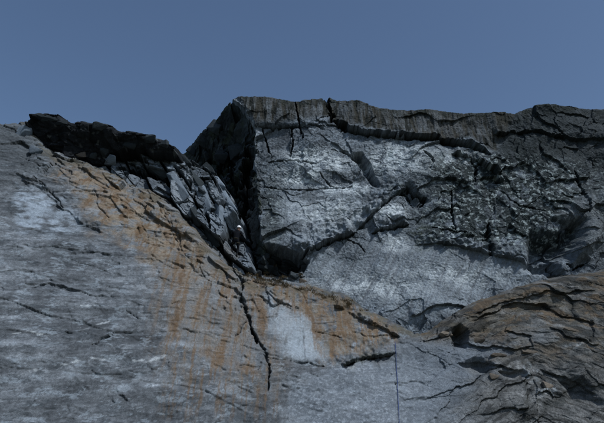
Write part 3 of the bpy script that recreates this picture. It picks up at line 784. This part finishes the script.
# blocks under the cap rock
for u, v, w, h, t in [(24, 134, 13, 18, 'g'), (34, 150, 12, 9, 'g'), (80, 155, 12, 6, 'b'), (92, 156, 10, 6, 'd'), (104, 152, 10, 8, 'd')]:
    block(slab, u, v, w, h, t, 5)
for u, v, w, h in [(46, 118, 20, 7), (62, 122, 11, 6), (100, 127, 16, 7), (150, 139, 14, 7), (164, 144, 10, 7), (130, 146, 12, 6)]:
    block(cap, u, v, w, h, 'd', 10)
for u, v, w, h in [(192, 150, 14, 10), (203, 140, 15, 11), (216, 126, 17, 13), (236, 150, 14, 18), (222, 156, 12, 10), (208, 156, 11, 9), (240, 128, 10, 13)]:
    block(gully, u, v, w, h, 'd', 40)
for u, v, w, h, t in [(446, 334, 14, 6, 'b'), (478, 340, 14, 7, 'b'), (500, 356, 15, 6, 'b'), (530, 350, 16, 6, 'b'), (496, 376, 12, 6, 'b'), (548, 386, 12, 8, 'b'), (572, 330, 16, 6, 'b')]:
    block(mound, u, v, w, h, t, 12)

# ------------------------------------------------------------------ ground in front of the cliff
bm = bmesh.new()
gx = [-2500, -600, -150] + [i * 1.5 for i in range(-40, 41)] + [150, 600, 2500]
gy = [-2500, -600, -150] + [i * 1.5 for i in range(-30, 31)] + [150, 600, 2500]
gx = sorted(gx); gy = sorted(gy)
gv = [[bm.verts.new((x, y, 0.12 * math.sin(x * 0.9 + y * 0.4) + 0.1 * math.sin(y * 1.3 - x * 0.5) + (-0.1 if math.hypot(x, y) < 200 else -3)))  for x in gx] for y in gy]
for j in range(len(gy) - 1):
    for i in range(len(gx) - 1):
        bm.faces.new((gv[j][i], gv[j][i + 1], gv[j + 1][i + 1], gv[j + 1][i]))
gm = bpy.data.meshes.new('ground'); bm.to_mesh(gm); bm.free()
for p in gm.polygons: p.use_smooth = True
gm.materials.append(simple_mat('heath_ground', (0.075, 0.078, 0.055), 0.95, 0.45, 0.6, 0.6, 0.3))
ground = bpy.data.objects.new('ground', gm); COL.objects.link(ground); ground['kind'] = 'structure'

# ------------------------------------------------------------------ dry grass on the ledges
def grass(lines, n, name, label, col):
    r = random.Random(9); V_ = []; F_ = []
    tot = sum(l[3] for l in lines)
    for pts, jit, hgt, wt in lines:
        anchors = []
        for i in range(len(pts) - 1):
            (a, b), (c, d) = pts[i], pts[i + 1]
            for k in range(14):
                t = r.random(); anchors.append(on_rock(a + (c - a) * t + r.gauss(0, jit), b + (d - b) * t + r.gauss(0, jit)))
        for k in range(int(n * wt / tot)):
            p = r.choice(anchors) + Vector((r.gauss(0, 0.09), r.gauss(0.03, 0.05), r.gauss(-0.01, 0.03)))
            L = hgt * r.uniform(0.4, 1.15)
            tip = p + Vector((r.gauss(0, 0.55) * L, -abs(r.gauss(0.5, 0.4)) * L, r.uniform(0.0, 0.95) * L))
            mid = (p + tip) / 2 + Vector((0, 0, 0.25 * L))
            sd_ = Vector((r.uniform(-1, 1), r.uniform(-0.4, 0.4), 0)).normalized() * 0.008
            i0 = len(V_); V_ += [p - sd_, p + sd_, mid + sd_ * 0.8, mid - sd_ * 0.8, tip]
            F_ += [(i0, i0 + 1, i0 + 2, i0 + 3), (i0 + 3, i0 + 2, i0 + 4)]
    me = bpy.data.meshes.new(name); me.from_pydata([tuple(v) for v in V_], [], F_)
    me.materials.append(simple_mat(name, col, 0.9, 0.4, 2.5, 0.0))
    o = bpy.data.objects.new(name, me); COL.objects.link(o)
    o['kind'] = 'stuff'; o['label'] = label; o['category'] = 'grass'
    return o
grass([([(246, 272), (262, 279), (300, 288), (332, 297), (362, 309)], 2.0, 0.15, 3), ([(262, 276), (300, 278)], 3, 0.15, 1)],
      3200, 'dry_grass', 'brown dry grass growing along the rock ledge', (0.12, 0.09, 0.05))

# ------------------------------------------------------------------ climber in the gully
M_JACK = simple_mat('dark_jacket', (0.006, 0.007, 0.010), 0.95, 0.25, 20, 0.3, 0.01)
M_TROU = simple_mat('dark_trousers', (0.008, 0.009, 0.012), 0.95, 0.25, 20, 0.3, 0.01)
M_BOOT = simple_mat('boot', (0.02, 0.018, 0.016), 0.7, 0.2, 20, 0.2, 0.005)
M_SKIN = simple_mat('skin', (0.34, 0.20, 0.14), 0.6, 0.1, 20, 0.1, 0.002)
M_HELM = simple_mat('white_helmet', (0.78, 0.79, 0.80), 0.5, 0.05, 10, 0.0)
M_WEB = simple_mat('harness_webbing', (0.05, 0.045, 0.03), 0.8, 0.2, 30, 0.2, 0.004)

foot = on_rock(238, 257)
climber = bpy.data.objects.new('person', None); COL.objects.link(climber)
J = {}
def joints():
    e = []; P = {}
    def add(n, co, r, par=None):
        P[n] = (Vector(co), r)
        if par: e.append((par, n))
    add('pelvis', (0.0, -0.16, 0.92), 0.155)
    add('waist', (0.0, -0.18, 1.08), 0.170, 'pelvis')
    add('chest', (0.01, -0.17, 1.27), 0.205, 'waist')
    add('upper', (0.03, -0.13, 1.41), 0.150, 'chest')
    add('neck', (0.07, -0.09, 1.50), 0.060, 'upper')
    add('jaw', (0.09, -0.05, 1.57), 0.080, 'neck')
    add('head', (0.11, -0.04, 1.66), 0.098, 'jaw')
    add('crown', (0.115, -0.05, 1.73), 0.080, 'head')
    for sg, n, knee, ank, toe in ((1, 'r', (0.13, -0.02, 0.49), (0.06, -0.06, 0.09), (0.07, 0.13, 0.04)), (-1, 'l', (-0.27, 0.10, 0.73), (-0.22, -0.04, 0.36), (-0.24, 0.15, 0.33))):
        hip = (0.10 * sg, -0.15, 0.88)
        add(n + 'hip', hip, 0.105, 'pelvis')
        m = [(a + b) / 2 for a, b in zip(hip, knee)]
        add(n + 'thigh', m, 0.092, n + 'hip'); add(n + 'knee', knee, 0.066, n + 'thigh')
        c = [a * 0.6 + b * 0.4 for a, b in zip(knee, ank)]
        c[1] -= 0.02
        add(n + 'calf', c, 0.064, n + 'knee'); add(n + 'ankle', ank, 0.045, n + 'calf'); add(n + 'toe', toe, 0.040, n + 'ankle')
    for sg, n, elb, wr in ((1, 'r', (0.33, -0.06, 1.24), (0.24, 0.16, 1.36)), (-1, 'l', (-0.31, -0.08, 1.27), (-0.20, 0.14, 1.50))):
        sh = (0.02 + 0.19 * sg, -0.12, 1.41)
        add(n + 'sh', sh, 0.090, 'upper'); add(n + 'elb', elb, 0.068, n + 'sh'); add(n + 'wrist', wr, 0.034, n + 'elb')
        pal = Vector(wr) + Vector((-0.02 * sg, 0.05, 0.05)); add(n + 'palm', pal, 0.034, n + 'wrist')
        for q in range(4):
            k = pal + Vector((sg * (0.030 - 0.020 * q), 0.030, 0.035)); add(n + 'f%d' % q, k, 0.010, n + 'palm')
            L_ = (0.040, 0.048, 0.046, 0.036)[q]
            add(n + 'g%d' % q, k + Vector((0, L_ * 0.5, L_ * 0.5)), 0.009, n + 'f%d' % q)
            add(n + 'h%d' % q, k + Vector((0, L_ * 0.9, L_ * 0.1)), 0.008, n + 'g%d' % q)
        th = Vector(wr) + Vector((-sg * 0.045, 0.04, 0.03)); add(n + 't0', th, 0.011, n + 'palm'); add(n + 't1', th + Vector((-sg * 0.02, 0.03, 0.03)), 0.009, n + 't0')
    return P, e
P, E_ = joints()
names = list(P)
me = bpy.data.meshes.new('body')
me.from_pydata([tuple(P[n][0]) for n in names], [(names.index(a), names.index(b)) for a, b in E_], [])
tmp = bpy.data.objects.new('body_tmp', me); COL.objects.link(tmp)
sk = tmp.modifiers.new('skin', 'SKIN')
for i, n in enumerate(names):
    me.skin_vertices[0].data[i].radius = (P[n][1], P[n][1] * (0.72 if n in ('waist', 'chest', 'upper', 'pelvis') else 1.0))
    me.skin_vertices[0].data[i].use_root = (n == 'pelvis')
ss = tmp.modifiers.new('sub', 'SUBSURF'); ss.levels = 1; ss.render_levels = 1
dg = bpy.context.evaluated_depsgraph_get(); dg.update()
bme = bpy.data.meshes.new_from_object(tmp.evaluated_get(dg)); bme.name = 'body'
bpy.data.objects.remove(tmp)
for m in (M_JACK, M_TROU, M_BOOT, M_SKIN): bme.materials.append(m) if False else None
bme.materials.clear()
for m in (M_JACK, M_TROU, M_BOOT, M_SKIN): bme.materials.append(m)
for p in bme.polygons:
    p.use_smooth = True
    c = p.center
    n = min(names, key=lambda k: (P[k][0] - c).length)
    p.material_index = 2 if ('toe' in n or 'ankle' in n) else 1 if any(k in n for k in ('hip', 'thigh', 'knee', 'calf', 'pelvis')) else 3 if (n in ('head', 'jaw', 'neck', 'crown') or 'palm' in n or (n[1:2] in 'fght' and n[2:].isdigit())) else 0
body = bpy.data.objects.new('body', bme); COL.objects.link(body); body.parent = climber

def add_part(name, bm, mat, parent, smooth_=True):
    m = bpy.data.meshes.new(name); bm.to_mesh(m); bm.free()
    for p in m.polygons: p.use_smooth = smooth_
    m.materials.append(mat)
    o = bpy.data.objects.new(name, m); COL.objects.link(o); o.parent = parent
    return o
bm = bmesh.new()       # helmet: a shell with a brim
bmesh.ops.create_uvsphere(bm, u_segments=20, v_segments=12, radius=1)
for v in bm.verts:
    if v.co.z < -0.15:
        v.co.z = -0.15 + (v.co.z + 0.15) * 0.08; v.co.x *= 1.08; v.co.y *= 1.1
    v.co = Vector((v.co.x * 0.125, v.co.y * 0.145, v.co.z * 0.135)) + Vector((0.115, -0.055, 1.71))
add_part('helmet', bm, M_HELM, climber)
bm = bmesh.new()       # harness: waist belt and two leg loops
def ring(c, ra, rb, rt, tilt=(0, 0, 0)):
    M_ = Matrix.Translation(c) @ Matrix.Rotation(tilt[0], 4, 'X') @ Matrix.Rotation(tilt[1], 4, 'Y')
    vs = [[bm.verts.new(M_ @ Vector(((ra + rt * math.cos(b)) * math.cos(a), (rb + rt * math.cos(b)) * math.sin(a), 2.2 * rt * math.sin(b)))) for b in [k * math.pi / 2 for k in range(4)]] for a in [k * 2 * math.pi / 20 for k in range(20)]]
    for i in range(20):
        for k in range(4):
            bm.faces.new((vs[i][k], vs[(i + 1) % 20][k], vs[(i + 1) % 20][(k + 1) % 4], vs[i][(k + 1) % 4]))
ring(Vector((0, -0.17, 1.0)), 0.165, 0.13, 0.012)
ring(Vector((0.115, -0.12, 0.78)), 0.10, 0.105, 0.010, (0.3, 0.1)); ring(Vector((-0.15, -0.08, 0.84)), 0.10, 0.105, 0.010, (0.7, -0.5))
add_part('harness', bm, M_WEB, climber)
bm = bmesh.new()       # hood of the jacket round the neck
bmesh.ops.create_icosphere(bm, subdivisions=3, radius=1)
for v in bm.verts:
    v.co = Vector((v.co.x * 0.13, v.co.y * 0.09, v.co.z * 0.085)) + Vector((0.05, -0.16, 1.46))
add_part('hood', bm, M_JACK, climber)
near = (np.abs(UM - 237) < 6) & (VM > 224) & (VM < 252)
foot.y = min(foot.y, float(np.percentile(YMIN[near], 25)) + 0.05)
climber.location = foot + Vector((-0.06, -0.02, -0.02))
ft = bpy.data.objects.new('rock_block', PROTO['g'][2]); COL.objects.link(ft); ft.parent = broken
ft.location = foot + Vector((0.03, 0.18, -0.17)); ft.scale = (0.55, 0.75, 0.34); ft.rotation_euler = (0, 0.1, 0.3)
ft = bpy.data.objects.new('rock_block', PROTO['g'][4]); COL.objects.link(ft); ft.parent = broken
ft.location = foot + Vector((-0.30, 0.30, 0.17)); ft.scale = (0.40, 0.60, 0.28); ft.rotation_euler = (0, 0.3, -0.2)
climber['label'] = 'climber in dark clothes and white helmet standing in the gully'
climber['category'] = 'person'

# ------------------------------------------------------------------ blue rope on the slab
def tube(pts, rad, name, mat, seg=8):
    bm = bmesh.new(); rings = []
    for i, p in enumerate(pts):
        t = (pts[min(i + 1, len(pts) - 1)] - pts[max(i - 1, 0)]).normalized()
        a = t.cross(Vector((0, 1, 0.2))).normalized(); b = t.cross(a)
        rings.append([bm.verts.new(p + rad * (a * math.cos(k * 2 * math.pi / seg) + b * math.sin(k * 2 * math.pi / seg))) for k in range(seg)])
    for i in range(len(rings) - 1):
        for k in range(seg):
            bm.faces.new((rings[i][k], rings[i][(k + 1) % seg], rings[i + 1][(k + 1) % seg], rings[i + 1][k]))
    return add_part(name, bm, mat, None)
top_ = on_rock(395, 341)
rp = []
zt = top_.z
for k in range(60):
    z = zt - k * (zt - 1.0) / 59
    zi = int(np.argmin(np.abs(zs - z)))
    v_target = None
    rp.append((z, zi))
path = []; yprev = None
u_top = 395.0
for z, zi in rp:
    # stays on the photographed line, resting on the rock
    best = None
    row_u, row_v = UM[zi], VM[zi]
    want = 395 + (row_v - 340) * (3.0 / 63)
    xi = int(np.argmin(np.abs(row_u - want)))
    path.append(Vector((float(xs[xi]), float(YMIN[zi, max(0, xi - 3):xi + 4].min()) - 0.03, float(z))))
ys_ = [q.y for q in path]
ys_ = [sum(ys_[max(0, k - 2):k + 3]) / len(ys_[max(0, k - 2):k + 3]) for k in range(len(path))]
xs_ = [sum(q.x for q in path[max(0, k - 4):k + 5]) / len(path[max(0, k - 4):k + 5]) for k in range(len(path))]
sm = [Vector((xs_[k], ys_[k] - 0.005, path[k].z)) for k in range(len(path))]
rope = tube(sm, 0.013, 'climbing_rope', simple_mat('blue_rope', (0.02, 0.045, 0.16), 0.7, 0.2, 60, 0.2, 0.004))
rope['label'] = 'thin blue climbing rope hanging down the grey slab'
rope['category'] = 'rope'
